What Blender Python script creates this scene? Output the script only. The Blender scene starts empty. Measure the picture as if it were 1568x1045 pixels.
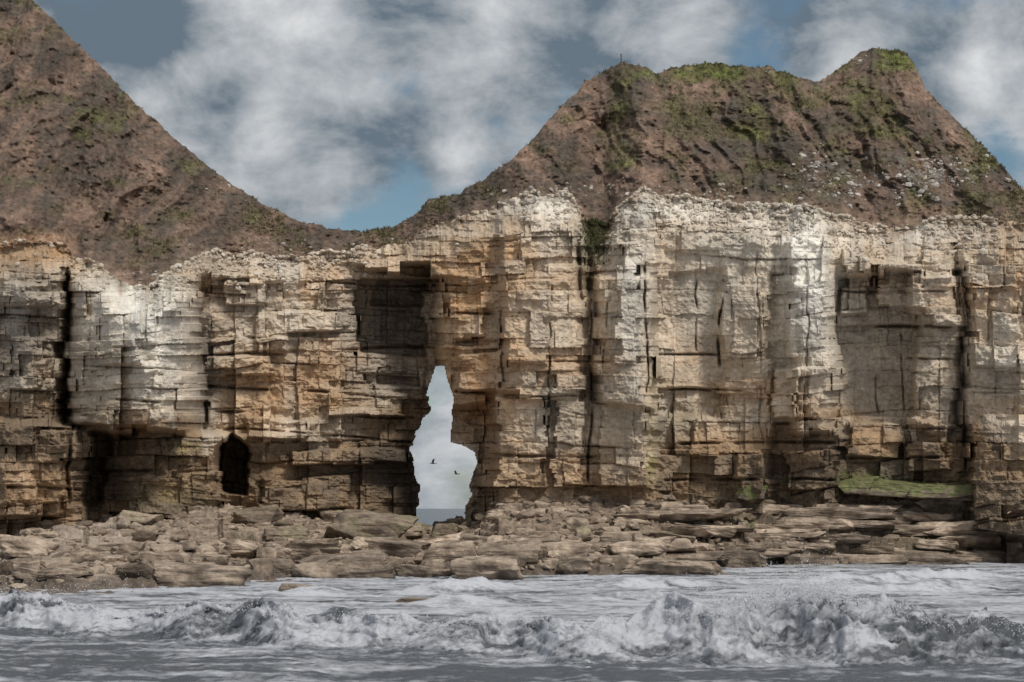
import bpy, bmesh, math, numpy as np
from mathutils import Vector
rng=np.random.default_rng(7)
F=2780.0; CH=3.5; CX=784.0; HY=779.0
def W(px,py,Y): return np.stack([(px-CX)*Y/F, Y+0*px, CH+(HY-py)*Y/F],-1)
def ss(t):
    t=np.clip(t,0,1); return t*t*(3-2*t)
def lerp(a,b,t): return a+(b-a)*t
def ip(x,pts):
    a=np.array(pts,float); return np.interp(x,a[:,0],a[:,1])
# ---------- noise ----------
def h2(ix,iy,seed=0):
    n=(ix.astype(np.int64)*374761393+iy.astype(np.int64)*668265263+seed*1442695041)&0xffffffff
    n=((n^(n>>13))*1274126177)&0xffffffff
    n=((n^(n>>16))*2246822519)&0xffffffff
    n=n^(n>>15)
    return (n&0xffffff)/16777215.0
def vn(x,y,seed=0):
    ix=np.floor(x);iy=np.floor(y);fx=x-ix;fy=y-iy
    fx=fx*fx*fx*(fx*(fx*6-15)+10);fy=fy*fy*fy*(fy*(fy*6-15)+10)
    a=h2(ix,iy,seed);b=h2(ix+1,iy,seed);c=h2(ix,iy+1,seed);d=h2(ix+1,iy+1,seed)
    return (a+(b-a)*fx)*(1-fy)+(c+(d-c)*fx)*fy
def fbm(x,y,o=4,seed=0,g=0.5):
    s=0;a=1;t=0
    for i in range(o):
        s=s+a*(vn(x,y,seed+i*17)-0.5)*2;t+=a;a*=g
        x,y=x*1.6+y*1.2+3.1,y*1.6-x*1.2+7.7
    return s/t
def fbma(x,y,o=4,seed=0,g=0.5):
    s=0;a=1;t=0
    for i in range(o):
        s=s+a*(vn(x+i*5.3,y+i*9.1,seed+i*17)-0.5)*2;t+=a;a*=g;x=x*2.03;y=y*2.03
    return s/t
def blocks(x,z,bed,jw,seed,vary=0.9):
    r=np.random.default_rng(seed); n=int(160/bed)
    L=np.cumsum(bed*(1-vary/2+vary*r.random(n)))-20
    i=np.searchsorted(L,z); i=np.clip(i,1,n-1)
    db=np.minimum(z-L[i-1],L[i]-z); lz=(z-L[i-1])/(L[i]-L[i-1])
    w=jw*(0.5+1.2*h2(i,i*0,seed)); u=x/w+97*h2(i,i*0+5,seed)
    j=np.floor(u); fr=u-j
    b0=0.9*(h2(j,i,seed+1)-.5); b1=1+0.9*(h2(j+1,i,seed+1)-.5)
    c=np.where(fr<b0,j-1,np.where(fr>b1,j+1,j))
    dj=np.minimum(abs(fr-b0),abs(fr-b1))*w
    r1=h2(c,i,seed+2);r2=h2(c,i,seed+3);r3=h2(c,i,seed+4)
    return r1,r2,r3,db,dj,lz-.5,(u-c-.5)*w
# ---------- mesh helpers ----------
def mk(name,v,f,col=None,mat=None,smooth=False,parent=None):
    v=np.asarray(v,np.float32).reshape(-1,3); f=np.asarray(f,np.int32)
    k=f.shape[1]; me=bpy.data.meshes.new(name)
    me.vertices.add(len(v)); me.vertices.foreach_set('co',v.ravel())
    me.loops.add(f.size); me.loops.foreach_set('vertex_index',f.ravel())
    me.polygons.add(len(f)); me.polygons.foreach_set('loop_start',np.arange(0,f.size,k,dtype=np.int32))
    me.polygons.foreach_set('loop_total',np.full(len(f),k,np.int32))
    me.update(calc_edges=True)
    me.polygons.foreach_set('use_smooth',np.full(len(f),smooth))
    if col is not None:
        c=np.ones((len(v),4),np.float32); c[:,:3]=np.clip(np.asarray(col).reshape(-1,3),0,1)
        a=me.color_attributes.new('Col','FLOAT_COLOR','POINT'); a.data.foreach_set('color',c.ravel())
    me.validate()
    ob=bpy.data.objects.new(name,me); bpy.context.scene.collection.objects.link(ob)
    if mat: me.materials.append(mat)
    if parent: ob.parent=parent
    return ob
def gridf(nr,nc):
    i=np.arange(nr*nc).reshape(nr,nc)
    return np.stack([i[:-1,:-1],i[:-1,1:],i[1:,1:],i[1:,:-1]],-1).reshape(-1,4)
def ico(n):
    bm=bmesh.new(); bmesh.ops.create_icosphere(bm,subdivisions=n,radius=1)
    v=np.array([p.co[:] for p in bm.verts]); f=np.array([[q.index for q in t.verts] for t in bm.faces]); bm.free(); return v,f
def rock(n,r,dims=(1,1,1),rough=0.05,planes=7):
    v,f=ico(n); v=v/np.linalg.norm(v,axis=1)[:,None]
    N=[];D=[]
    for ax in range(3):
        for s in(-1,1):
            q=np.zeros(3);q[ax]=s;q+=r.normal(0,.16,3);N.append(q/np.linalg.norm(q));D.append(0.72+.2*r.random())
    for _ in range(planes):
        q=r.normal(0,1,3);N.append(q/np.linalg.norm(q));D.append(.8+.35*r.random())
    N=np.array(N);D=np.array(D)
    dt=v@N.T; rr=np.where(dt>1e-3,D/np.maximum(dt,1e-3),9).min(1)
    v=v*rr[:,None]
    s=r.random()*50
    nn=fbm(v[:,0]*2.2+s+v[:,2],v[:,1]*2.2+v[:,2]*1.7,4,int(s))
    v=v*(1+rough*nn)[:,None]*np.array(dims)
    return v,f
def rot(r,n,tilt=3.14):
    a=r.random(n)*6.283; b=(r.random(n)-.5)*2*tilt
    ca,sa,cb,sb=np.cos(a),np.sin(a),np.cos(b),np.sin(b)
    M=np.zeros((n,3,3)); M[:,0,0]=ca;M[:,0,1]=-sa*cb;M[:,0,2]=sa*sb;M[:,1,0]=sa;M[:,1,1]=ca*cb;M[:,1,2]=-ca*sb;M[:,2,1]=sb;M[:,2,2]=cb
    return M
def scatter(name,temps,pos,scale,cols,mat,tilt=3.14,r=rng,smooth=False):
    n=len(pos); M=rot(r,n,tilt); V=[];Fc=[];C=[];o=0
    k=r.integers(0,len(temps),n)
    for t,(tv,tf) in enumerate(temps):
        s=np.where(k==t)[0]
        if len(s)==0: continue
        vv=np.einsum('nij,nkj->nki',M[s],tv[None]*scale[s][:,None,:])+pos[s][:,None,:]
        V.append(vv.reshape(-1,3)); Fc.append((tf[None]+(np.arange(len(s))*len(tv))[:,None,None]+o).reshape(-1,tf.shape[1]))
        C.append(np.repeat(cols[s],len(tv),0)); o+=len(s)*len(tv)
    return mk(name,np.concatenate(V),np.concatenate(Fc),np.concatenate(C),mat,smooth)
# ---------- materials ----------
def mat_rock(name,s1=3.0,s2=14.0,bump=0.4,dist=0.08,rough=0.9,lo=.72,hi=1.28):
    m=bpy.data.materials.new(name);m.use_nodes=True;nt=m.node_tree;N=nt.nodes;L=nt.links
    b=N['Principled BSDF'];b.inputs['Roughness'].default_value=rough
    b.inputs['Specular IOR Level'].default_value=.2
    at=N.new('ShaderNodeVertexColor');at.layer_name='Col'
    tc=N.new('ShaderNodeTexCoord')
    n1=N.new('ShaderNodeTexNoise');n1.inputs['Scale'].default_value=s1;n1.inputs['Detail'].default_value=7;n1.inputs['Roughness'].default_value=.65
    L.new(tc.outputs['Object'],n1.inputs['Vector'])
    mr=N.new('ShaderNodeMapRange');mr.inputs['From Min'].default_value=.3;mr.inputs['From Max'].default_value=.7
    mr.inputs['To Min'].default_value=lo;mr.inputs['To Max'].default_value=hi
    L.new(n1.outputs['Fac'],mr.inputs['Value'])
    mx=N.new('ShaderNodeVectorMath');mx.operation='SCALE';L.new(at.outputs['Color'],mx.inputs[0]);L.new(mr.outputs[0],mx.inputs['Scale'])
    L.new(mx.outputs[0],b.inputs['Base Color'])
    bp=N.new('ShaderNodeBump');bp.inputs['Strength'].default_value=bump;bp.inputs['Distance'].default_value=dist
    L.new(n1.outputs['Fac'],bp.inputs['Height']);L.new(bp.outputs[0],b.inputs['Normal'])
    return m
M_chalk=mat_rock('chalk_rock',3.5,11,.75,.15,.92,.76,1.22)
M_till=mat_rock('clay_till',1.8,6,.9,.3,.95,.55,1.45)
M_shore=mat_rock('wave_cut_rock',3,12,.7,.12,.75,.6,1.35)
M_grass=mat_rock('rough_grass',2,9,.2,.05,.8,.7,1.3)

# ---------- profiles per image column (pixel rows, depths) ----------
TOP=[(-420,330),(0,374),(85,372),(140,402),(200,436),(235,436),(262,412),(310,388),(420,390),(500,388),(600,376),(660,346),(720,325),(800,299),(870,297),(905,338),(925,345),(945,318),(985,292),(1050,304),(1130,315),(1230,316),(1330,345),(1400,345),(1480,328),(1568,342),(2000,360)]
SKY=[(-420,-330),(0,-60),(50,0),(100,50),(150,96),(200,150),(250,196),(300,240),(350,280),(400,311),(450,335),(500,350),(560,356),(600,348),(640,326),(655,308),(668,303),(700,298),(740,275),(780,247),(820,208),(860,163),(900,124),(950,97),(980,100),(1008,114),(1030,103),(1080,98),(1180,103),(1220,118),(1255,124),(1290,102),(1312,84),(1335,73),(1385,81),(1400,98),(1420,140),(1470,190),(1520,240),(1568,290),(1700,360),(2000,400)]
BASE=[(-420,835),(0,822),(130,792),(200,786),(340,776),(450,781),(600,792),(640,806),(720,792),(760,762),(1000,752),(1180,762),(1330,745),(1470,735),(1500,785),(1568,795),(2000,805)]
PB=[(-420,115),(0,108),(40,106.5),(90,108),(104,112.5),(112,108),(126,105),(165,103),(215,101.2),(245,101.4),(270,103.2),(290,107),(303,112),(313,122),(345,122.5),(440,122.5),(530,124.5),(600,127.5),(650,130),(664,130),(678,122),(700,120.5),(764,119.5),(773,117),(800,116.4),(840,116.4),(886,117.6),(896,119),(905,119.6),(916,117),(940,115.9),(985,115.6),(998,116.4),(1008,120.2),(1104,120.4),(1113,119.3),(1140,118.6),(1172,118),(1181,119),(1204,118.6),(1213,116.2),(1235,115),(1262,115),(1276,117.2),(1286,120.6),(1395,121),(1405,119.2),(1430,118.4),(1462,119),(1471,120.8),(1486,117.5),(1568,115.5),(2000,112)]
PA=[(-420,115),(0,108),(92,108),(104,111),(116,108),(160,106),(220,104.5),(262,106),(300,111),(330,120),(440,122),(530,123),(600,122.5),(650,121.5),(700,120),(764,119),(774,117.6),(840,117),(880,118.2),(905,120),(930,118),(985,117),(1000,117.6),(1009,119.4),(1104,119.6),(1172,118),(1204,118),(1213,116.8),(1262,116.4),(1284,118.8),(1395,118.3),(1405,118),(1462,118),(1471,119),(1486,117.7),(1568,115.5),(2000,112)]
PC=[(-420,112),(0,105),(100,104),(128,105),(137,110),(150,110.5),(200,107.5),(290,106.5),(334,108.5),(342,120),(440,121.5),(530,123.5),(600,126.5),(650,130),(676,130),(690,123.5),(720,123.5),(735,124),(757,121.5),(764,119),(840,118),(890,118.5),(918,118),(985,117),(1000,117.2),(1010,119.2),(1104,119.2),(1172,117.6),(1185,119.2),(1240,118),(1280,118),(1292,120),(1395,120.2),(1462,119.6),(1480,120.2),(1490,117),(1568,115),(2000,112)]
def bx(px,py,x0,x1,y0,y1,s=3.0): return ss((px-x0)/s+.5)*ss((x1-px)/s+.5)*ss((py-y0)/s+.5)*ss((y1-py)/s+.5)
def gb(px,py,x,y,sx,sy): return np.exp(-((px-x)/sx)**2-((py-y)/sy)**2)
ARCH=np.array([(666,561),(659,580),(656,604),(659,626),(648,645),(637,664),(627,690),(634,712),(643,745),(641,778),(637,806),(640,835),(716,835),(713,800),(711,776),(722,758),(719,736),(732,712),(726,692),(706,682),(687,677),(690,640),(692,605),(685,580),(680,561)],float)
def inpoly(x,y,P):
    r=np.zeros(x.shape,bool);n=len(P)
    for i in range(n):
        x1,y1=P[i];x2,y2=P[(i+1)%n]
        if y1==y2: continue
        c=((y1>y)!=(y2>y))&(x<(x2-x1)*(y-y1)/(y2-y1)+x1); r^=c
    return r
pxs=np.concatenate([np.arange(-420,-12,6),np.arange(-12,1580,1.5),np.arange(1580,2000,6)]).astype(float)
def gsm(a,x,s):
    xu=np.arange(x[0],x[-1],3.0);au=np.interp(xu,x,a);k=np.exp(-((np.arange(-60,61)*3)/s)**2/2);k/=k.sum()
    return np.interp(x,xu,np.convolve(np.pad(au,60,mode='edge'),k,'valid'))
Ytop=gsm(ip(pxs,PA),pxs,22)+2.5
# ---------- cliff ----------
NR=345
v=np.linspace(0,1,NR)[:,None]
PX=np.broadcast_to(pxs,(NR,len(pxs)))
tw=10*fbm(pxs/24,pxs*0+3.3,5,5)
top=ip(pxs,TOP)+tw; bot=ip(pxs,BASE)+25
PY=top+(bot-top)*v
X0=(PX-CX)*120/F; Z0=(HY-PY)*120/F
wx=fbm(X0/3,Z0/3,3,11)
wz=fbm(X0/14,Z0/9,2,12)
b1_,b2_,b3_,_,_,_,_=blocks(X0,Z0+.5*wz,1.3,4.0,201)
b4_,b5_,_,_,_,_,_=blocks(X0,Z0+.5*wz,.5,1.5,202)
qx=PX+13*(b1_-.5)+6*(b4_-.5)+7*fbm(X0/6,Z0/4,3,13)
qy=PY+5*(b2_-.5)+6*fbm(X0/5,Z0/9,2,15)
A=ip(qx,PA);B=ip(qx,PB);C=ip(qx,PC)
cr_=blocks(X0,Z0*0+1.0,50,1.6,203)[0]
Ym=lerp(A,B,ss((qy-414+34*(cr_-.5))/9)); Ym=lerp(Ym,C,ss((qy-632-25*np.sin(PX/170)+14*(cr_-.5))/12))
Ym=Ym+1.2*fbm(X0/5,Z0/7,3,16)
qx2=PX+8*(b4_-.5)+9*fbm(X0/1.3,Z0/1.3,3,213); qy2=PY+8*fbm(X0/1.3,Z0/1.3,3,214)
for (a,b,c,d,e,s) in [(332,380,664,754,9,8)]:
    Ym=Ym+e*bx(qx2,qy2,a,b,c,d,s)*ss((PY-c+4-(abs(PX-(a+b)/2)*.8))/12)
for (a,b,c,d,e,s) in [(548,650,432,545,3.4,4),(575,652,432,470,1.5,4),
    (1282,1400,498,640,1.0,4),(1300,1340,380,440,-1.4,4),(1345,1420,400,470,-2.0,4),(1420,1475,420,495,-1.6,4),(1290,1330,440,480,-1.3,4),(112,160,650,770,2.0,8),(170,200,655,700,1.0,5),(1180,1215,560,640,-2.0,5),(1213,1262,560,640,-1.0,5),
    (560,640,575,590,.8,3),(450,620,690,712,-2.2,4),(370,470,640,668,-1.8,4),(500,620,600,640,-1.6,4),(310,420,545,575,-1.4,4),(340,400,430,470,-1.2,4),(440,520,480,510,-1.4,4),(1015,1100,386,592,.3,3),(1012,1100,598,690,.8,3),
    (765,835,612,745,-1.0,3),(848,893,560,745,-1.0,3),(918,985,560,745,-1.0,3),(945,978,375,560,-1.6,4),(775,838,430,560,-.7,3),(700,765,540,600,-1.2,4),(690,740,470,520,-1.2,4),(0,95,655,790,-1.5,5),(0,80,430,470,-1.0,4),(20,70,520,600,-1.0,5),(1113,1160,440,545,-.5,3),(1490,1560,440,560,-1.0,4),(390,440,480,540,-1.0,4),(150,215,470,560,-.8,8),(1060,1100,640,700,-1.0,4),(1130,1170,690,760,-1.4,4),(1300,1380,650,700,-1.2,4),(1200,1260,690,750,-1.4,4),(1390,1450,640,720,-1.4,4),(400,540,730,780,-1.6,5)]:
    Ym=Ym+e*bx(qx,qy,a,b,c,d,s)
def vj(x,y0,y1,w,d,sl=0,seed=0):
    c=x+sl*(PY-y0)+9*fbm(Z0/3,Z0*0+seed,4,seed+40)
    br_=ss(.9+1.6*fbm(Z0/1.3,Z0*0+seed,2,seed+140))
    return d*np.exp(-((PX-c)/w)**2)*ss((PY-y0)/15)*ss((y1-PY)/15)*br_
VJ=[(884,350,470,4,1.3,.02),(904,330,460,7,1.5,0),(905,440,745,1.6,.9,0),(842,430,700,1.3,.4,0),(930,430,600,1.2,.25,-.05),(984,380,610,1.8,.8,.05),(1108,425,600,1.8,1.0,-.04),(1064,380,545,1.3,.45,0),(1160,380,690,1.2,.2,.03),(104,430,780,3,.9,0),(1340,510,640,1.2,.3,0),(1470,430,740,2.2,.6,.03),(520,400,520,1.4,.3,.03),(1035,600,690,1.3,.35,0),(1235,390,620,1.3,.3,.02),(1380,500,640,1.2,.3,0)]
for i,(x,y0,y1,w,d,sl) in enumerate(VJ): Ym=Ym+vj(x,y0,y1,w,d,sl,i)
def hp(y,x0,x1,w,d,sl=0,seed=0):
    c=y+sl*(PX-x0)+4*fbm(X0/4,X0*0+seed,4,seed+80)
    return d*np.exp(-((PY-c)/w)**2)*ss((PX-x0)/14)*ss((x1-PX)/14)*ss(.6+1.4*fbm(X0/2.5,X0*0+seed,2,seed+180))
for i,(y,x0,x1,w,d,sl) in enumerate([(597,1000,1180,1.8,.9,0),(544,1000,1180,1.6,.6,0),(608,765,900,1.6,.6,0),(600,690,775,2.2,1.0,.02),(556,760,1000,1.3,.4,0),(700,750,1000,2,.8,0),(545,300,680,2.0,.8,-.04),(590,300,640,2.0,.8,.06),(520,310,560,1.5,.5,-.05),(630,330,640,2.2,.8,.03),(430,270,720,1.6,.6,.02),(610,110,300,1.8,.6,.03),(560,110,300,1.3,.35,.05),(655,0,135,2.2,.8,.02),(600,0,100,1.6,.6,0),(720,100,330,2.2,.8,.02),(745,0,135,2.0,.6,.03),(550,1280,1470,1.8,.6,.01),(500,1280,1470,2.2,.8,0),(445,1280,1480,1.6,.6,0),(600,1480,1600,1.8,.7,0),(680,1010,1290,2.2,.9,-.01),(735,1010,1290,2.,.7,0),(650,1180,1470,2.,.7,.03),(700,1290,1470,2.,.8,0),(480,690,760,1.6,.6,0),(520,690,770,1.6,.6,.02),(655,340,640,1.6,.6,.07)]):
    Ym=Ym+hp(y,x0,x1,w,d,sl,i)
zt=np.clip((top+62-PY)/62,0,1)
massive=np.clip(1.4*gb(PX,PY,1085,490,100,140)+1.0*gb(PX,PY,950,560,60,200)+1.1*gb(PX,PY,1340,575,80,80)+.4*gb(PX,PY,190,520,80,90)+.7*gb(PX,PY,810,620,60,130)+.4*gb(PX,PY,1230,500,50,100),0,1)
lay_=.35+.65*ss((PX-650)/80)
amp=(1-.5*zt)*(1-.72*massive)
xw=X0+.22*wx;zw=Z0+1.0*wz+.12*fbm(X0/1.5,Z0/3,2,18)
def addb(bed,jw,seed,a,cr,cw,Y,dens,am=1.0):
    r1,r2,r3,db,dj,lz,lx=blocks(xw,zw,bed,jw,seed)
    visb=ss((fbm(X0/5,Z0/1.2,3,seed+9)+dens)/.6); visj=ss((fbm(X0/1.5,Z0/3,3,seed+10)+dens-.1)/.6)
    k=np.sign(r1-.5)*abs(2*r1-1)**1.6
    Y=Y+amp*am*a*(k+ 1.3*(r2-.5)*lx/jw*2+.9*(r3-.5)*lz*2)
    ck=(np.exp(-(db/cw)**2)*visb+.7*np.exp(-(dj/cw)**2)*visj)
    return Y+cr*am*ck*(1-.6*massive),ck*am,r1,r2
smallm=1-.55*lay_+.2
Y,ck0,ra,_=addb(4.6,2.6,21,.65,.15,.06,Ym,.1)
Y,ck1,rb,rb2=addb(1.7,2.1,22,.42,.20,.05,Y,.15)
Y,ck2,rc,rc2=addb(.6,1.1,23,.17,.09,.035,Y,-.05,smallm)
Y=Y+.26*(1-.5*massive)*fbm(X0/.9,Z0/.7,5,31)+.10*fbm(X0/.25,Z0/.2,3,32)
rg=abs(fbm(X0/1.6,Z0/1.3,4,35)); Y=Y+.55*(1-.6*massive)*(rg-.2)
Y=Y+.05*(Z0-2)
zz_=ss(zt)**1.2
_a,_b,_c,_,_,_,_=blocks(X0+.2*wx,Z0+.3*fbm(X0/2,Z0/2,2,36),.38,.6,37)
Y=lerp(Y,Ytop[None]+1.0+.6*fbm(X0/1.4,Z0/.8,4,33)+.3*fbm(X0/.3,Z0/.3,3,34)+.5*(_a-.5),zz_)
NXn=2.5*fbm(X0/.45,Z0/.45,3,77)+4*(b4_-.5)
ins=inpoly(PX+NXn,PY+0*NXn,ARCH)|(inpoly(PX-4,PY,ARCH)&inpoly(PX+4,PY,ARCH))
P=W(PX,PY,Y)
def c3(r,g,b): return np.array([r,g,b])
def mixc(c,d,t): return c+(np.asarray(d)-c)*np.clip(t,0,1)[...,None]
n1=fbm(X0/4,Z0/2.5,4,51);n2=fbm(X0/1.0,Z0/.8,4,52);n3=fbma(X0/.9,Z0/6,4,53);n4=fbma(X0/7,Z0/.7,4,54)
col=np.broadcast_to(c3(.535,.455,.36),P.shape).copy()
org=.08+.4*n1+.4*(rb-.5)+.3*n4
for (x,y,sx,sy,a) in [(760,400,110,70,.5),(720,500,60,110,.7),(850,560,70,60,.3),(290,420,50,50,.3),(60,388,100,26,1.3),(600,410,110,30,.45),(1130,600,70,26,.5),(1370,420,90,50,.45),(1560,420,60,120,.3),(720,620,50,80,.7),(60,750,90,70,.9),(240,720,90,60,.3),(860,730,140,30,.4),(400,480,90,120,.25),(430,600,100,60,.35),(920,380,40,60,.3),(1240,640,60,40,.3),(1000,740,160,25,.3),
    (230,500,80,110,-.7),(1080,470,90,110,-.2),(1240,460,50,110,-.8),(1000,310,60,20,-.4),(970,470,30,110,-.3),(1340,560,70,60,-.6),(1130,340,140,40,-.35),(50,500,80,80,-.3)]: org=org+a*gb(PX,PY,x,y,sx,sy)
col=mixc(col,c3(.475,.305,.17),org)
wht=.22*n2+.25*n3+.2*(ra-.5)-.8*gb(PX,PY,60,395,110,30)
for (x,y,sx,sy,a) in [(240,500,50,90,.9),(190,450,60,50,.5),(1238,450,38,110,1.0),(1050,318,220,22,.75),(820,310,60,18,.6),(970,450,25,120,.7),(1080,450,70,80,.4),(1400,355,120,20,.55),(420,440,60,50,.4),(1550,560,50,50,.35),(1190,380,80,40,.45),(805,640,30,40,.3),(400,395,90,12,.3)]: wht=wht+a*gb(PX,PY,x,y,sx,sy)
col=mixc(col,c3(.70,.67,.61),wht)
gry_shade=.38*n3+.10+gb(PX,PY,30,520,75,110)*.75+gb(PX,PY,1340,575,70,70)*.55+gb(PX,PY,1030,640,30,40)*.5+gb(PX,PY,600,500,60,60)*1.1+1.0*gb(PX,PY,320,560,17,100)+.4*gb(PX,PY,135,560,20,60)+.5*gb(PX,PY,600,590,70,30)  # grey rock, plus painted shade: arch recess, ledge under it, both buttress sides
col=mixc(col,c3(.21,.18,.15),gry_shade*.8)
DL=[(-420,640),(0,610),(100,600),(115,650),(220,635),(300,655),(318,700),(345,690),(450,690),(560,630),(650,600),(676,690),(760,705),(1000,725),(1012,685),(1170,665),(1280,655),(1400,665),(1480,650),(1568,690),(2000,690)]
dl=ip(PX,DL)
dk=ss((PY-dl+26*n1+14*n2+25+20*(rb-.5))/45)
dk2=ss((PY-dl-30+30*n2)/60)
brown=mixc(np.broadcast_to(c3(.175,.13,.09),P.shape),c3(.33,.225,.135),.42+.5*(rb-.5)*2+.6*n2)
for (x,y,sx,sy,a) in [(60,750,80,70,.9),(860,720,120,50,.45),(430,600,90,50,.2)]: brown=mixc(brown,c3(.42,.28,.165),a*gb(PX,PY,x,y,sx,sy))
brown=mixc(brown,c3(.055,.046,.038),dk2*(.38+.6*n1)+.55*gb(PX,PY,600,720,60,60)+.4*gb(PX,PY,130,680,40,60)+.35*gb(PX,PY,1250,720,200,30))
strength=np.clip(1-.45*gb(PX,PY,880,720,120,60)-.35*gb(PX,PY,60,760,100,60),0,1)
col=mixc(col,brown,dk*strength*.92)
moss=ss((n1+.9*n2-.1)*2)
for (x,y,sx,sy,a) in [(998,680,9,70,.9),(1000,590,12,40,.4),(245,760,60,20,.4),(1310,733,36,10,1.2),(1040,640,25,25,.5),(280,690,25,25,.3)]:
    col=mixc(col,c3(.26,.23,.07) if y<720 else c3(.10,.13,.035),a*gb(PX,PY,x,y,sx,sy)*(.35+.65*moss))
col=mixc(col,c3(.12,.14,.05),1.1*gb(PX,PY,1400,741,68,9)*(.5+.7*n2))
gul=gb(PX,PY,912,345,24,40)+.7*gb(PX,PY,900,420,8,60)
col=mixc(col,c3(.10,.09,.045),gul*(.6+.6*n2))
col=mixc(col,c3(.27,.195,.135),ss((n3+.2*n2+.2)*1.5)*ss((top+30-PY+30*n2)/34)*.8)
crk=np.clip(.55*ck1+.35*ck2+.4*ck0,0,1)
col=mixc(col,col*.40,crk*.68)
for i,(x,y0,y1,w,d,sl) in enumerate(VJ): col=mixc(col,col*.42,.6*np.clip(vj(x,y0,y1,w*.8,1,sl,i),0,1))
col=col*(1+.30*(rb2-.5)+.15*(rc-.5)+.20*n2+.14*fbm(X0/.2,Z0/.2,2,91))[...,None]
Fq=gridf(NR,len(pxs))
bad=ins.ravel()[Fq].mean(1)>.49
Fk=Fq[~bad]
e=np.concatenate([Fk[:,[0,1]],Fk[:,[1,2]],Fk[:,[2,3]],Fk[:,[3,0]]])
fb=Fq[bad]; eb=np.concatenate([fb[:,[1,0]],fb[:,[2,1]],fb[:,[3,2]],fb[:,[0,3]]])
key=lambda q:q[:,0].astype(np.int64)*10000000+q[:,1]
rim=e[np.isin(key(e),key(eb))]
Pv=P.reshape(-1,3); Cv=col.reshape(-1,3)
ids=np.unique(rim)
V=[Pv];CC=[Cv];base=len(Pv)
rf=[]; prev=np.array(ids); idx=np.searchsorted(ids,rim)
sgn=np.where(PX.ravel()[ids]>673,1.0,-1.0)
for k in range(1,9):
    q=Pv[ids].copy(); yy=q[:,1].copy()
    q[:,1]=q[:,1]+k*1.1; sc=(q[:,1]/yy)
    q[:,0]=q[:,0]*sc; q[:,2]=CH+(q[:,2]-CH)*sc
    q[:,0]+=sgn*.14*k; q[:,2]+=.12*k*(PY.ravel()[ids]<575)
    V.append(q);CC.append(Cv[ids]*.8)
    nid=base+np.arange(len(ids))
    rf.append(np.stack([prev[idx[:,1]],prev[idx[:,0]],nid[idx[:,0]],nid[idx[:,1]]],-1)); prev=nid; base+=len(ids)
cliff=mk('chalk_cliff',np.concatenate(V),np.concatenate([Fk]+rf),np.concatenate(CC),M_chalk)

# ---------- hill ----------
NH=240
t=np.linspace(0,1,NH)[:,None]; PXh=np.broadcast_to(pxs,(NH,len(pxs)))
y0=top+12; y1=ip(pxs,SKY)+3.5*fbm(pxs/14,pxs*0,4,71)+1.6*fbm(pxs/4,pxs*0,2,72)
y1=np.minimum(y1,top-4)
PYh=y0+(y1-y0)*t
dR=gsm(y0-y1,pxs,38)
Yh0=gsm(Ytop,pxs,20)
Yh=lerp(Ytop[None],Yh0[None],ss(t*3))+1.4+ (dR*.085+1.0)[None]*(t**1.05)
env=np.sin(np.pi*np.clip(t,0,1)*.93+.02)**.8*np.clip(dR/160,0,1.3)
Xh=PXh/23.;Zh=-PYh/23.
slant=np.where(PXh<560,-.7,.55)
u=Xh+slant*Zh+ 1.4*fbm(Xh/3,Zh/3,3,73)
gl=1-2*abs(fbma(u/5.0,Zh/14,3,74)); g2=1-2*abs(fbma(u/1.7,Zh/5,3,75))
dY=-env*(1.6*gl+.9*g2)+1.4*env
dY+=-1.3*env*np.exp(-((PXh-(975+ (PYh-100)*.5))/75)**2)
dY+=-1.3*env*np.exp(-((PXh-(1340+(PYh-80)*.35))/70)**2)
dY+=-4*np.exp(-((PXh-20)/60)**2-((PYh-345)/40)**2)*ss(t*6)
dY+=1.4*env*fbm(Xh/2.6,Zh/2.2,4,76)
n_f=fbm(Xh/.8,Zh/.5,4,77)
dY+=(.50*n_f+.30*abs(fbm(Xh/.5,Zh/.35,3,79))+.18*fbm(Xh/.22,Zh/.15,2,78))*ss(t*8)*ss((1-t)*8+.2)
Yh=Yh+dY
Ph=W(PXh,PYh,Yh)
m1=fbm(Xh/3.5,Zh/2,4,81);m2=fbm(Xh/.8,Zh/.5,4,82);m3=fbma(u/1.2,Zh/5,4,83)
hc=np.broadcast_to(c3(.155,.110,.086),Ph.shape).copy()
hc=mixc(hc,c3(.24,.162,.122),.2+1.0*m1+1.1*m3)
hc=mixc(hc,c3(.072,.060,.049),.32-.8*m1+1.2*m2-.6*m3)
gr=1.3*fbm(Xh/1.8,Zh/1.1,5,84,.6)-.04
for (x,y,sx,sy,a) in [(1120,150,120,60,.42),(1090,112,90,14,.6),(1360,92,50,24,.75),(1300,150,60,50,.35),(1170,220,80,50,.35),(1400,240,120,60,.25),(930,220,70,50,.3),(690,305,30,12,.6),(400,345,60,20,.45),(140,200,80,60,.2),(1225,125,30,15,.5),(20,300,30,10,.5),(1500,250,40,60,.2),(250,330,100,50,.15),(1130,280,80,20,.25)]: gr=gr+a*gb(PXh,PYh,x,y,sx,sy)
gr=gr-.3*gb(PXh,PYh,820,260,90,90)-.2*gb(PXh,PYh,200,280,120,90)
turf=np.clip(gb(PXh,PYh,1100,108,130,14)+gb(PXh,PYh,1360,92,50,18),0,1)
gc=mixc(np.broadcast_to(c3(.112,.098,.05),Ph.shape),c3(.125,.138,.045),.10+.7*m2+.9*turf)
hc=mixc(hc,gc,gr*1.1)
scar=.6*gb(PXh,PYh,1420,265,60,24)*ss(m2*3+.4)+.5*gb(PXh,PYh,1265,270,40,26)*ss(m2*3+.2)
hc=mixc(hc,c3(.20,.185,.17),scar)
hc=mixc(hc,c3(.30,.21,.15),ss((PYh-y0+30+22*m2)/30)*.35)
hc=mixc(hc,c3(.34,.20,.12),.7*gb(PXh,PYh,50,372,60,14))
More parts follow.
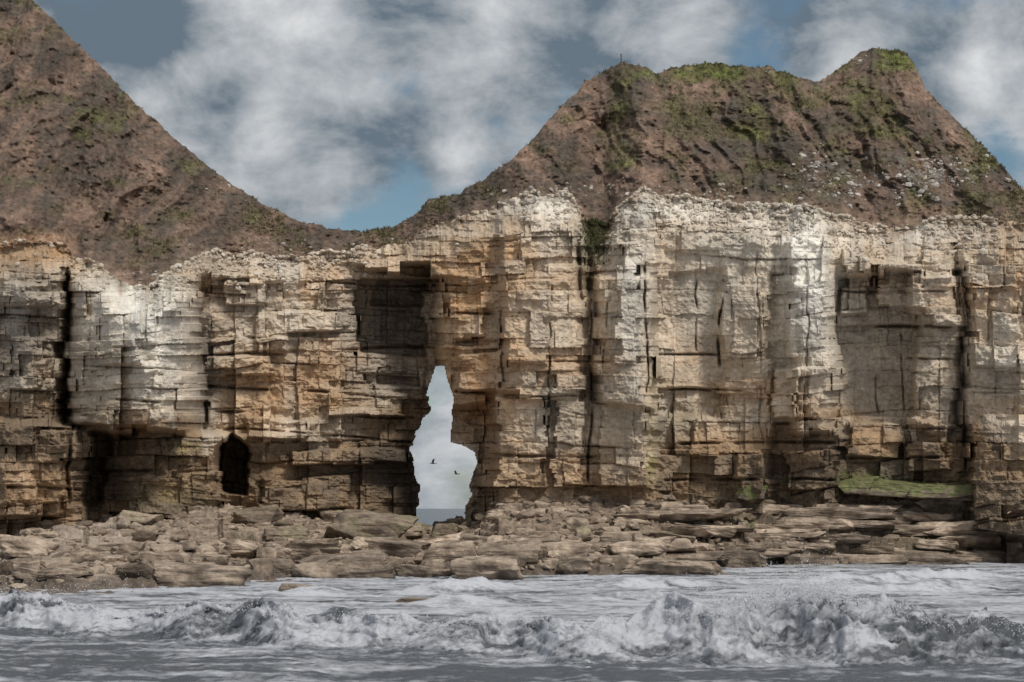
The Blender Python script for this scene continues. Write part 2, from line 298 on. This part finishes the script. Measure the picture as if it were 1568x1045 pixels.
hc=hc*(1+.5*m2+.3*fbm(Xh/.2,Zh/.2,2,86))[...,None]
back=[];bc=[]
last=Ph[-1]
for k,(dy,dz) in enumerate([(1.5,.1),(4,-.6),(9,-4),(15,-10),(22,-20),(30,-34),(36,-50)]):
    q=last.copy();q[:,1]+=dy;q[:,2]=np.maximum(q[:,2]+dz,-2);
    low=(pxs>545)&(pxs<815); q[:,2]=np.where(low,np.maximum(q[:,2],20.5),q[:,2]); q[:,0]*=(q[:,1]/last[:,1]); back.append(q);bc.append(hc[-1]*.9)
hill=mk('clay_hill',np.concatenate([Ph.reshape(-1,3)]+back),gridf(NH+7,len(pxs)),np.concatenate([hc.reshape(-1,3)]+bc),M_till,True)

# ---------- rock platform ----------
WL=[(-420,925),(0,912),(150,905),(300,897),(430,890),(560,882),(700,885),(800,881),(1000,879),(1100,871),(1160,866),(1568,861),(2000,858)]
wlY=lambda p: CH*F/(ip(p,WL)-HY)
def shore(px,t):
    yw=wlY(px)-4; yb=ip(px,PC)+3.5; yb=np.where((px>640)&(px<735),131,yb)
    Y=yw+(yb-yw)*t
    rb_=ip(px,BASE); zb=CH+(HY-rb_)*(yb-3)/F
    right=ss((px-1080)/90)
    tt=np.clip((Y-(yw+4))/(yb-yw-5),-1,1.2)
    zl=zb*np.where(tt>0,np.abs(tt)**.9,tt)
    X=(px-CX)*Y/F
    w1=fbm(X/5,Y/3,3,108); w2=fbm(X/3,Y/4,3,109)
    zr=np.where(tt>0,0,tt*2)
    for (t0,h) in [(.0,.55),(.06,.6),(.20,.4),(.38,.5),(.56,.55),(.76,.7)]:
        zr=zr+h*ss((tt-t0-.07*w1-.10*w2*(t0>.1))/.04)
    zr=zr*(zb/3.5)+.5*ss(tt*4)*tt
    z=lerp(zl,zr,right)
    n=fbm(X/6,Y/6,4,101)
    z=z+.35*n*(1-.3*right)
    z=z+.28*fbm(X/1.6,Y/2.2,4,102)*ss(t*6)*(1-.3*right)
    st=.42; zz=z+.12*fbm(X/2.,Y/2.,3,103); q=zz/st; fl=np.floor(q); z=lerp(z,(fl+ss((q-fl-.55)/.3))*st-.1,.8)
    r1,r2,r3,db,dj,lz,lx=blocks(X+.5*n,Y+.6*fbm(X/3,Y/3,3,105)-80,2.1,1.9,106)
    z=z+.34*(r1-.5)*ss(t*5)-.16*np.exp(-(np.minimum(db,dj)/.09)**2)
    z=z+.12*fbm(X/.4,Y/.6,3,107)
    return X,Y,z,r1,n
NS=420
ts=np.linspace(0,1,NS)[:,None]; PXs=np.broadcast_to(pxs,(NS,len(pxs)))
Xs,Ys,Zs,r1s,ns=shore(PXs,ts)
Ps=np.stack([Xs,Ys,Zs],-1)
s2=fbm(Xs/.8,Ys/1.5,4,111)
sc=np.broadcast_to(c3(.29,.225,.17),Ps.shape).copy()
sc=mixc(sc,c3(.41,.33,.26),.3+ns+.7*(r1s-.5))
sc=mixc(sc,c3(.12,.092,.073),.28+1.1*s2)
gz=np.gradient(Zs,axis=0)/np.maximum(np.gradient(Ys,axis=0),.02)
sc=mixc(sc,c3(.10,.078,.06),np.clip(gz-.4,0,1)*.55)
bq1,bq2,_,bdb,bdj,_,_=blocks(Xs,Zs+.15*ns,.33,1.3,115)
rgt=ss((PXs-1000)/120)
sc=sc*(1+rgt*.7*(bq1-.5))[...,None]; sc=mixc(sc,sc*.35,rgt*.8*np.exp(-(np.minimum(bdb,bdj*.7)/.035)**2))
wet=ss((1.1-Zs+.5*s2)/.8); sc=mixc(sc,c3(.10,.08,.065),wet*.8)
sc=mixc(sc,c3(.42,.36,.31),.6*gb(PXs,Ys,120,98,140,8))
gm=.8*gb(PXs,Ys,1400,118.5,75,2.)+.5*gb(PXs,Ys,430,112,90,10)*ss(s2*3)+.7*gb(PXs,Ys,1140,116,40,2)
sc=mixc(sc,c3(.12,.135,.05),gm*(.4+.8*s2))
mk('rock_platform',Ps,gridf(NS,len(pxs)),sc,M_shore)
tt_=np.linspace(.02,.98,160)
def shore_at(px,row):
    X,Y,Z,_,_=shore(np.full(160,float(px)),tt_)
    Z=np.maximum(Z,0.0); rr=HY+F*(CH-Z)/Y
    k=np.argmin(abs(rr-row)); return X[k],Y[k],Z[k]
BL=[(310,897,135,36),(520,884,140,34),(462,908,62,12),(745,886,95,32),(600,850,110,26),(560,826,112,40),(1035,882,122,24),(930,874,70,24),(690,860,84,28),(785,860,90,26),(170,855,90,24),(40,852,84,28),(1125,870,84,28),(862,852,74,24),(395,802,62,26),(250,866,60,18),(410,876,76,20),(645,884,72,16),(882,874,60,20),(470,852,84,22),(350,850,80,22),(100,886,80,16),(640,822,50,22),(1050,760,40,22),(1150,780,60,18),(590,880,60,18),(980,850,90,20),(730,842,50,20),(210,800,60,16),(1020,845,80,18),(440,826,60,20),(520,800,70,20),(670,838,60,18),(820,835,70,16),(635,925,60,8)]
rr=np.random.default_rng(5)
for _ in range(45):
    BL.append((rr.random()*1120-10,800+rr.random()*85,22+rr.random()**2*60,10+rr.random()*14))
for _ in range(46):
    px_=1010+rr.random()*570; BL.append((px_,772+rr.random()*88,50+rr.random()*110,7+rr.random()*12))
for (x_,y_,w_,h_) in [(1500,862,90,26),(1545,850,80,34),(1420,864,110,24),(1330,864,100,20),(1250,866,90,20),(1480,830,100,22),(1440,775,80,22),(1530,812,70,26)]: BL.append((x_,y_,w_,h_))
for (x_,y_,w_,h_) in [(1405,752,150,18),(1315,748,54,20),(1450,756,90,16),(1150,760,40,20)]: BL.append((x_,y_,w_,h_,1))
green_pts=[]
for i,bl in enumerate(BL):
    x,row,w,h=bl[:4]; gflag=len(bl)>4
    if gflag: 
        Y=float(ip(np.array([x]),PC)[0])-1.6; X=(x-CX)*Y/F; Z=CH+(HY-row)*Y/F
    else: X,Y,Z=shore_at(x,row)
    if row>898: Y=CH*F/(row-HY); X=(x-CX)*Y/F; Z=0
    slab=i>=80
    m=Y/F; dx=w*m/2/.82; dz=h*m/.82/1.05; dy=dx*(.6+.4*rr.random())
    if slab: dy=min(dy,1.6)
    vv,ff=rock(5 if (i<35 or slab) else 4,rr,(dx,dy,dz*.62),.09,4 if slab else 8)
    a=(rr.random()-.5)*.5; b=(rr.random()-.5)*(.10 if slab else .35)
    R=np.array([[math.cos(b),0,-math.sin(b)],[0,1,0],[math.sin(b),0,math.cos(b)]])@np.array([[math.cos(a),-math.sin(a),0],[math.sin(a),math.cos(a),0],[0,0,1]])
    vv=vv@R.T
    g=fbm(vv[:,0]*1.3+i,vv[:,1]+vv[:,2]*1.9,4,i)
    lay=fbma(vv[:,2]*5+i,vv[:,0]*.4,3,i+5)
    vv[:,:2]*=(1+.06*lay)[:,None]; vv[:,2]+=.07*g
    tone=(.72+.6*rr.random())*(.72 if row>862 else 1)
    cc=mixc(np.broadcast_to(c3(.30,.235,.18),vv.shape),c3(.44,.36,.285),.3+g)
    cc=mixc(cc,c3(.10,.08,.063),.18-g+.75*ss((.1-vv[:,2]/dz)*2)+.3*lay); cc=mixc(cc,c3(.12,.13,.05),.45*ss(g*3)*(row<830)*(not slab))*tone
    if gflag:
        cc=mixc(cc,c3(.115,.135,.045),ss((vv[:,2]/dz+.35+g)*2.5)*.85)
        for _ in range(60): green_pts.append((X+rr.normal(0,dx*.4),Y+dy*.3+rr.normal(0,.25)-.3,Z+dz*.1+dz*.45))
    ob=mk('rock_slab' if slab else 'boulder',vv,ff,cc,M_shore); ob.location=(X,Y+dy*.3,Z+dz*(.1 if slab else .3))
temps=[rock(2,rr,(1,.8,.6),.06,5) for _ in range(10)]
n=1900; xx=rr.random(n)*1150-20; te=.15+.83*rr.random(n)
xx=np.where(rr.random(n)<.3,rr.random(n)*1600,xx)
X,Y,Z,_,_=shore(xx,te); k=(Z>.1); X,Y,Z=X[k],Y[k],Z[k]; n=len(X)
s=.10+.5*rr.random(n)**3.5; g=rr.random(n)[:,None]
scatter('shore_rubble',temps,np.stack([X,Y,Z+s*.2],-1),np.stack([s*1.3,s,s*.8],-1),c3(.16,.125,.095)*(1-g)+c3(.42,.34,.265)*g,M_shore,.5,rr)
temps2=[rock(1,rr,(1,.9,.7),.05,4) for _ in range(8)]
ci=rr.integers(10,len(pxs)-10,5600)
tp=-.02+.15*rr.random(5600)**1.6
ri=np.clip((tp*NR).astype(int),0,NR-1)
pp=P[ri,ci]; w=(PX[ri,ci]>230)|(rr.random(5600)<.15); w&=~((abs(PX[ri,ci]-912)<22)); w&=fbm(PX[ri,ci]/60,PX[ri,ci]*0,3,301)>-.25
pp=pp[w]; cl0=col[ri,ci][w]; n=len(pp); s=.05+.17*rr.random(n)**2.5; g=rr.random(n)[:,None]
scatter('chalk_rubble',temps2,pp+np.array([0,-.05,.03]),np.stack([s*1.2,s,s],-1),(c3(.34,.28,.21)*(1-g)+c3(.68,.63,.56)*g)*.6+cl0*.4,M_chalk,3,rr)
pts=[]
for (cx,cy,sx,sy,nn) in [(1430,262,40,14,190),(1255,262,22,20,90),(1300,285,26,16,70),(1370,290,50,12,80),(1312,95,8,4,14),(880,290,60,8,60),(1100,296,120,10,60),(360,290,18,8,20),(500,380,120,8,50),(210,425,25,6,20),(1190,110,10,3,10)]:
    a=rr.normal(cx,sx,nn);b=rr.normal(cy,sy,nn)
    for p_,q_ in zip(a,b):
        c=np.argmin(abs(pxs-p_)); tq=(q_-y0[c])/(y1[c]-y0[c])
        if 0.02<tq<.97: pts.append(Ph[int(tq*(NH-1)),c])
pts=np.array(pts);n=len(pts);s=.05+.20*rr.random(n)**3;g=rr.random(n)[:,None]
scatter('fallen_chalk_stones',temps2,pts,np.stack([s*1.2,s,s],-1),c3(.26,.22,.19)*(1-g)+c3(.55,.52,.48)*g,M_chalk,3,rr)
def tuft(r):
    V=[];Fa=[]
    for i in range(9):
        a=r.random()*6.28;l=.5+.5*r.random();o=r.normal(0,.25,2);w=.07
        d=np.array([math.cos(a),math.sin(a)]);p=np.array([-d[1],d[0]])*w; b=len(V)
        V+= [(*(o-p),-.1),(*(o+p),-.1),(*(o+d*.25*l+p*.7),l*.6),(*(o+d*.25*l-p*.7),l*.6),(*(o+d*.6*l),l)]
        Fa+=[(b,b+1,b+2),(b,b+2,b+3),(b+3,b+2,b+4)]
    return np.array(V),np.array(Fa)
tf=[tuft(rr) for _ in range(6)]
nt_=50000; ci=rr.integers(60,len(pxs)-60,nt_); ri=rr.integers(6,NH-1,nt_)
crest=rr.random(nt_)<.05; ri=np.where(crest,NH-1-rr.integers(0,4,nt_),ri)
pr=np.clip(gr[ri,ci]*.9+.16,0,1)*.75; pr=np.where(crest,pr*.7+.06,pr); kp=rr.random(nt_)<pr
ri,ci=ri[kp],ci[kp]; n=len(ri); pp=Ph[ri,ci]; s=.09+.24*rr.random(n)**3
g=rr.random(n)[:,None]; gc0=hc[ri,ci]; tb=turf[ri,ci][:,None]
cl=(c3(.072,.064,.04)*(1-g)+c3(.15,.132,.065)*g)*(1-tb)+(c3(.08,.09,.035)*(1-g)+c3(.135,.16,.055)*g)*tb
scatter('grass',tf,pp,np.stack([s,s,s*.8],-1),cl*.65+gc0*.35,M_grass,.35,rr)
q=[]
for _ in range(600):
    p_=rr.normal(913,11);r_=338+abs(rr.normal(0,32)); c=np.argmin(abs(pxs-p_)); k=int(np.clip((r_-top[c])/(bot[c]-top[c])*(NR-1),0,NR-1)); q.append(P[k,c])
q=np.array(q);s=.12+.22*rr.random(len(q))
scatter('ivy_scrub',tf,q,np.stack([s,s,s],-1),np.repeat(c3(.085,.085,.04)[None],len(q),0),M_grass,1.2,rr)
q=np.array(green_pts);s=.08+.12*rr.random(len(q))
scatter('seaweed',tf,q,np.stack([s,s,s*.6],-1),np.repeat(c3(.12,.145,.045)[None],len(q),0),M_grass,.5,rr)

# ---------- sea ----------
pc=np.concatenate([np.arange(-3000,-20,30),np.arange(-20,1592,2.2),np.arange(1592,4600,30)]).astype(float)
yr=np.concatenate([np.arange(6,34,.4),np.arange(34,58,.055),np.arange(58,125,.3),np.geomspace(125,45000,60)])
YY=np.broadcast_to(yr[:,None],(len(yr),len(pc)));PP=np.broadcast_to(pc,YY.shape);XX=(PP-CX)*YY/F
Yc=ip(pc,[(-3000,60),(0,55),(300,50),(600,46),(900,43.8),(1200,44.5),(1568,43),(4600,42)])+1.8*fbm(pc/110,pc*0,4,201)
Hc=ip(pc,[(-3000,.5),(0,1.0),(50,1.0),(120,.65),(220,.5),(320,.75),(450,.8),(600,.6),(750,.8),(850,.65),(950,.85),(1060,1.05),(1130,1.25),(1200,1.45),(1260,1.3),(1340,1.05),(1400,.95),(1568,.85),(4600,.8)])*(1+.28*fbm(pc/60,pc*0,4,202))
sN=YY-Yc
fade=ss((140-YY)/40)
prof=np.where(sN<0,np.exp(-(abs(sN)/1.4)**1.9),np.exp(-(sN/3.4)**2))
mask=np.exp(-(np.where(sN<0,sN/2.6,sN/1.5))**2)
ux=XX+.6*fbm(XX/1.3,sN,3,221)
bil=abs(fbm(ux/1.3,sN/1.2,5,203,.55))
bil2=abs(fbm(ux/.42,sN/.36,4,204,.6))
bil3=fbm(XX/.15,sN/.13,2,224)
hh=np.clip(Hc,.4,1.3)
z=Hc*prof+mask*( .56*(bil-.2)+.30*(bil2-.2)+.05*bil3)*hh
n_sw=fbma(XX/5,YY/1.6,4,205)
z=z+fade*(.12*n_sw+.07*fbma(XX/1.2,YY/.45,4,206,.6)+.035*fbma(XX/.4,YY/.16,2,226))*(1-.6*mask)
Y2=ip(pc,[(-3000,75),(0,66),(400,72),(800,78),(1200,86),(1568,90),(4600,90)])+1.6*fbm(pc/160,pc*0,3,207)
a2=np.clip(.24+.3*fbm(pc/120,pc*0,2,208),0,1); s3=YY-Y2
z=z+a2*np.where(s3<0,np.exp(-(s3/.6)**2),np.exp(-(s3/2.0)**2))*(1+.7*fbm(XX/.7,YY/.5,4,209))
Y4=Y2-11; s4=YY-Y4; z=z+.7*a2*np.where(s4<0,np.exp(-(s4/.6)**2),np.exp(-(s4/2.0)**2))*(1+.7*fbm(XX/.7,YY/.5,4,210))
s5=YY-38.5-.8*fbm(pc/90,pc*0,3,211); z=z+.12*np.exp(-(s5/.9)**2)
z=np.where(YY>200,0,z)
yo=mask*.40*fbm(XX/.8,sN/.6+z*1.5,4,212)
st1=fbma(XX/3.5,YY/.7,5,213,.62); st2=fbm(XX/1.1,YY/.5,4,214)
foam=.44+.9*st1+.4*st2
foam=np.where(sN>1.0,foam+.22,foam-.14)
foam=foam+.75*mask*(1-.6*ss((PP-1290)/120)*ss((-sN+.3)/.8))
foam=foam+.5*np.exp(-(s3/1.2)**2)*a2*2+.4*np.exp(-(s4/1.2)**2)*a2
foam=foam-.20*ss((PP-1150)/300)*ss(-sN/3)
foam=foam-mask*.9*ss((.02-fbm(XX/1.2,sN/.8+z,4,216))*4)*(.30+.65*ss((PP-1270)/110))
foam=foam-mask*.28*ss((.20-bil2)*6)
foam=foam-.35*mask*ss((-sN-1.3)/.8)  # foam darkened along the breaker's foot to paint its base shadow
foam=np.clip(foam*fade,0,1)
S=np.stack([XX,YY+yo,z],-1)
cs=np.stack([foam,foam,foam],-1)
m=bpy.data.materials.new('sea_water');m.use_nodes=True;nt=m.node_tree;N=nt.nodes;L=nt.links;b=N['Principled BSDF']
at=N.new('ShaderNodeVertexColor');at.layer_name='Col';sp=N.new('ShaderNodeSeparateColor');L.new(at.outputs[0],sp.inputs[0])
tc=N.new('ShaderNodeTexCoord');mpn=N.new('ShaderNodeMapping');mpn.inputs['Scale'].default_value=(1,2.2,1.5);L.new(tc.outputs['Object'],mpn.inputs[0])
nz=N.new('ShaderNodeTexNoise');nz.inputs['Scale'].default_value=2.8;nz.inputs['Detail'].default_value=9;nz.inputs['Roughness'].default_value=.74;L.new(mpn.outputs[0],nz.inputs['Vector'])
ma=N.new('ShaderNodeMath');ma.operation='MULTIPLY_ADD';ma.inputs[1].default_value=2.4;L.new(nz.outputs['Fac'],ma.inputs[0]);ma.inputs[2].default_value=-1.2
ad=N.new('ShaderNodeMath');ad.operation='ADD';L.new(ma.outputs[0],ad.inputs[0]);L.new(sp.outputs[0],ad.inputs[1])
fo=N.new('ShaderNodeMapRange');fo.inputs['From Min'].default_value=.2;fo.inputs['From Max'].default_value=.95;L.new(ad.outputs[0],fo.inputs['Value'])
gt=N.new('ShaderNodeMath');gt.operation='MULTIPLY';L.new(fo.outputs[0],gt.inputs[0])
sm=N.new('ShaderNodeMapRange');sm.inputs['From Min'].default_value=0;sm.inputs['From Max'].default_value=.15;L.new(sp.outputs[0],sm.inputs['Value']);L.new(sm.outputs[0],gt.inputs[1])
mc=N.new('ShaderNodeMix');mc.data_type='RGBA';mc.inputs['A'].default_value=(.080,.088,.10,1);mc.inputs['B'].default_value=(.485,.50,.545,1);L.new(gt.outputs[0],mc.inputs['Factor'])
L.new(mc.outputs['Result'],b.inputs['Base Color'])
ro=N.new('ShaderNodeMapRange');ro.inputs['To Min'].default_value=.25;ro.inputs['To Max'].default_value=.9;L.new(gt.outputs[0],ro.inputs['Value']);L.new(ro.outputs[0],b.inputs['Roughness'])
bp=N.new('ShaderNodeBump');bp.inputs['Strength'].default_value=.7;bp.inputs['Distance'].default_value=.12;L.new(nz.outputs['Fac'],bp.inputs['Height']);L.new(bp.outputs[0],b.inputs['Normal'])
mk('sea',S,gridf(len(yr),len(pc)),cs,m,True)
Mf=bpy.data.materials.new('foam_spray');Mf.use_nodes=True;Mf.node_tree.nodes['Principled BSDF'].inputs['Base Color'].default_value=(.60,.61,.65,1);Mf.node_tree.nodes['Principled BSDF'].inputs['Roughness'].default_value=.6
n=22000; pp_=rr.random(n)*1640-30
cl_=np.where(rr.random(n)<.5,rr.normal(1190,75,n),pp_); hcp=np.interp(cl_,pc,Hc); ycp=np.interp(cl_,pc,Yc)
hz=hcp+rr.exponential(.12,n)*np.clip(hcp,.5,2)*np.where(abs(cl_-1190)<140,1.2,.7)*(1+.9*fbm(cl_/14,cl_*0,3,401)); yj=ycp+rr.normal(-.2,.7,n)
hz=hz-abs(rr.normal(0,.14,n))
pos=np.stack([(cl_-CX)*yj/F,yj,hz],-1)
px2=np.concatenate([rr.normal(150,40,500),rr.normal(10,30,500),rr.normal(1190,25,250)]);y2=np.interp(px2,pxs,wlY(pxs))-.5
pos2=np.stack([(px2-CX)*y2/F,y2,rr.exponential(.28,len(px2))],-1)
pos=np.concatenate([pos,pos2]);n=len(pos);s=.005+.015*rr.random(n)**3
v1,f1=ico(1)
scatter('sea_spray',[(v1,f1)],pos,np.stack([s,s,s],-1),np.ones((n,3)),Mf,3,rr,True)

# ---------- birds ----------
Mb=bpy.data.materials.new('bird_plumage');Mb.use_nodes=True;Mb.node_tree.nodes['Principled BSDF'].inputs['Base Color'].default_value=(.045,.045,.05,1)
def bird(px,row,Y,span,yaw,flap,roll):
    bm=bmesh.new()
    prof=[(-.30,.004),(-.24,.03),(-.16,.045),(-.04,.065),(.08,.06),(.16,.04),(.20,.032),(.235,.036),(.265,.026),(.285,.010),(.33,.003)]
    rings=[]
    for x,r in prof: rings.append([bm.verts.new((x,r*math.cos(a),r*.95*math.sin(a)+(.02 if x>.18 else 0))) for a in [k*math.pi/4 for k in range(8)]])
    for a,b_ in zip(rings,rings[1:]):
        for k in range(8): bm.faces.new((a[k],a[(k+1)%8],b_[(k+1)%8],b_[k]))
    tl=[bm.verts.new(c) for c in [(-.24,-.02,.0),(-.24,.02,.0),(-.40,.075,.005),(-.42,0,.005),(-.40,-.075,.005)]]; bm.faces.new(tl)
    for sgn in(-1,1):
        le=[];te=[]
        for (y,xl,xt,zz) in [(.03,.12,-.08,.02),(.14,.15,-.07,.02+.05*flap),(.26,.16,-.06,.02+.13*flap),(.38,.12,-.05,.02+.17*flap),(.48,.06,-.05,.02+.18*flap),(.56,-.03,-.07,.02+.17*flap)]:
            le.append(bm.verts.new((xl,sgn*y,zz+.008)));te.append(bm.verts.new((xt,sgn*y,zz)))
        for k in range(5): bm.faces.new((le[k],le[k+1],te[k+1],te[k]))
    me=bpy.data.meshes.new('gull');bm.to_mesh(me);bm.free();me.materials.append(Mb)
    o=bpy.data.objects.new('flying_gull',me);bpy.context.scene.collection.objects.link(o)
    s=o.modifiers.new('s','SOLIDIFY');s.thickness=.014
    p=W(np.array(px*1.),np.array(row*1.),Y*1.); o.location=p; o.scale=(span/1.12,)*3; o.rotation_euler=(roll,0,yaw)
bird(663,710,112,.70,math.radians(205),1.3,.45)
bird(699,726,112,.66,math.radians(160),.8,.40)
c=np.argmin(abs(pxs-951)); bp_=Ph[-1,c]
bm=bmesh.new()
for (w,h,zc) in [(.045,.62,.26),(.06,.05,.585)]:
    r=bmesh.ops.create_cube(bm,size=1); bmesh.ops.scale(bm,vec=(w*2,w*2,h),verts=r['verts']); bmesh.ops.translate(bm,vec=(0,0,zc),verts=r['verts'])
bmesh.ops.bevel(bm,geom=bm.edges[:],offset=.008,segments=1)
me=bpy.data.meshes.new('post');bm.to_mesh(me);bm.free()
Mw=bpy.data.materials.new('weathered_wood');Mw.use_nodes=True;Mw.node_tree.nodes['Principled BSDF'].inputs['Base Color'].default_value=(.06,.05,.04,1);me.materials.append(Mw)
o=bpy.data.objects.new('wooden_post',me);bpy.context.scene.collection.objects.link(o);o.location=bp_

# ---------- world ----------
sc_=bpy.context.scene
w=bpy.data.worlds.new('World');sc_.world=w;w.use_nodes=True;nt=w.node_tree;N=nt.nodes;L=nt.links
bg=N['Background']
SE=math.radians(48); AZ=math.radians(145)
sd=Vector((math.sin(AZ)*math.cos(SE),math.cos(AZ)*math.cos(SE),math.sin(SE)))
sky=N.new('ShaderNodeTexSky');sky.sky_type='NISHITA';sky.sun_disc=False;sky.sun_elevation=SE;sky.sun_rotation=AZ
def mth(op,a,b_=None,c_=None):
    n=N.new('ShaderNodeMath');n.operation=op
    for i,x in enumerate((a,b_,c_)):
        if x is None: continue
        if isinstance(x,(int,float)): n.inputs[i].default_value=x
        else: L.new(x,n.inputs[i])
    return n.outputs[0]
tc=N.new('ShaderNodeTexCoord'); D=tc.outputs['Generated']
def noise(scale,det,rough,mapv,distn=0.0):
    mp_=N.new('ShaderNodeMapping');mp_.inputs['Scale'].default_value=mapv[0];mp_.inputs['Location'].default_value=mapv[1];L.new(D,mp_.inputs[0])
    n=N.new('ShaderNodeTexNoise');n.inputs['Scale'].default_value=scale;n.inputs['Detail'].default_value=det;n.inputs['Roughness'].default_value=rough;n.inputs['Distortion'].default_value=distn
    L.new(mp_.outputs[0],n.inputs['Vector']);return n.outputs['Fac']
def blobd(d,deg,a):
    vm=N.new('ShaderNodeVectorMath');vm.operation='DOT_PRODUCT';L.new(D,vm.inputs[0]);vm.inputs[1].default_value=d
    k=1/(1-math.cos(math.radians(deg)))
    e_=mth('EXPONENT',mth('MULTIPLY',mth('SUBTRACT',vm.outputs['Value'],1.0),k))
    return mth('MULTIPLY',e_,a)
def blob(px,row,deg,a): return blobd(Vector(((px-CX)/F,1,(HY-row)/F)).normalized(),deg,a)
cov=noise(12,9,.58,((1,1,1.6),(3.1,.4,1.2)),.2)
br=noise(17,8,.60,((1,1,1.6),(7.7,2.1,4.2)),.2)
def summ(x,bl):
    for q_ in bl: x=mth('ADD',x,blob(*q_))
    return x
cov=summ(cov,[(430,60,4.4,.17),(250,230,3,.15),(480,260,1.8,.11),(730,40,2.6,.14),(850,160,2,.05),(690,240,1.0,.12),(600,190,1.0,.06),(1280,95,1.8,.18),(1490,110,1.7,.22),(1000,60,3,.03),
  (560,325,1.4,-.20),(640,290,1.2,-.12),(1180,60,1.5,-.08),(1500,215,1.6,-.14),(640,150,.9,-.10)])
cov=mth('ADD',cov,blobd(sd,55,.3))
br=summ(br,[(480,70,2.2,.12),(400,215,1.0,.24),(300,120,1.3,.10),(1490,110,.9,.28),(700,245,.8,.24),(1300,95,.8,.24),(235,15,1.4,-.4),(110,20,1.8,-.25),(760,20,1.0,.14),(900,60,3,-.10),(1250,30,3,-.14),(600,200,1.5,-.10),(330,170,1.0,-.14),(600,60,1.2,-.10),(680,730,2,.10)])
br=mth('ADD',br,blobd(sd,50,.5))  # unseen bright cloud glow added around the sun for soft fill
def rmp(x,a,b_,c_,d_,sm='SMOOTHSTEP'):
    m_=N.new('ShaderNodeMapRange');m_.interpolation_type=sm;m_.inputs['From Min'].default_value=a;m_.inputs['From Max'].default_value=b_;m_.inputs['To Min'].default_value=c_;m_.inputs['To Max'].default_value=d_;L.new(x,m_.inputs['Value']);return m_.outputs[0]
cf=rmp(cov,.38,.58,0,1)
bf=rmp(br,.34,.80,0,1,'LINEAR')
cm=N.new('ShaderNodeMix');cm.data_type='RGBA';cm.inputs['A'].default_value=(.135,.18,.225,1);cm.inputs['B'].default_value=(.72,.73,.74,1);L.new(bf,cm.inputs['Factor'])
sk=N.new('ShaderNodeVectorMath');sk.operation='MULTIPLY';L.new(sky.outputs[0],sk.inputs[0]);sk.inputs[1].default_value=(.062,.070,.068)
mx=N.new('ShaderNodeMix');mx.data_type='RGBA';L.new(cf,mx.inputs['Factor']);L.new(sk.outputs[0],mx.inputs['A']);L.new(cm.outputs['Result'],mx.inputs['B'])
L.new(mx.outputs['Result'],bg.inputs['Color']);bg.inputs['Strength'].default_value=1.0
ld=bpy.data.lights.new('sun','SUN');ld.energy=2.5;ld.angle=math.radians(11);ld.color=(1,.94,.85)
so=bpy.data.objects.new('sun',ld);sc_.collection.objects.link(so);so.rotation_euler=(-sd).to_track_quat('-Z','Y').to_euler()
cd=bpy.data.cameras.new('camera');cd.sensor_width=36;cd.lens=F*36/1568;cd.shift_y=(HY-522.5)/1568;cd.clip_end=100000;cd.clip_start=.5
cd.dof.use_dof=True;cd.dof.focus_distance=116;cd.dof.aperture_fstop=1.8
co=bpy.data.objects.new('camera',cd);sc_.collection.objects.link(co);co.location=(0,0,CH);co.rotation_euler=(math.pi/2,0,0);sc_.camera=co
sc_.view_settings.view_transform='Standard';sc_.view_settings.look='None';sc_.view_settings.exposure=0
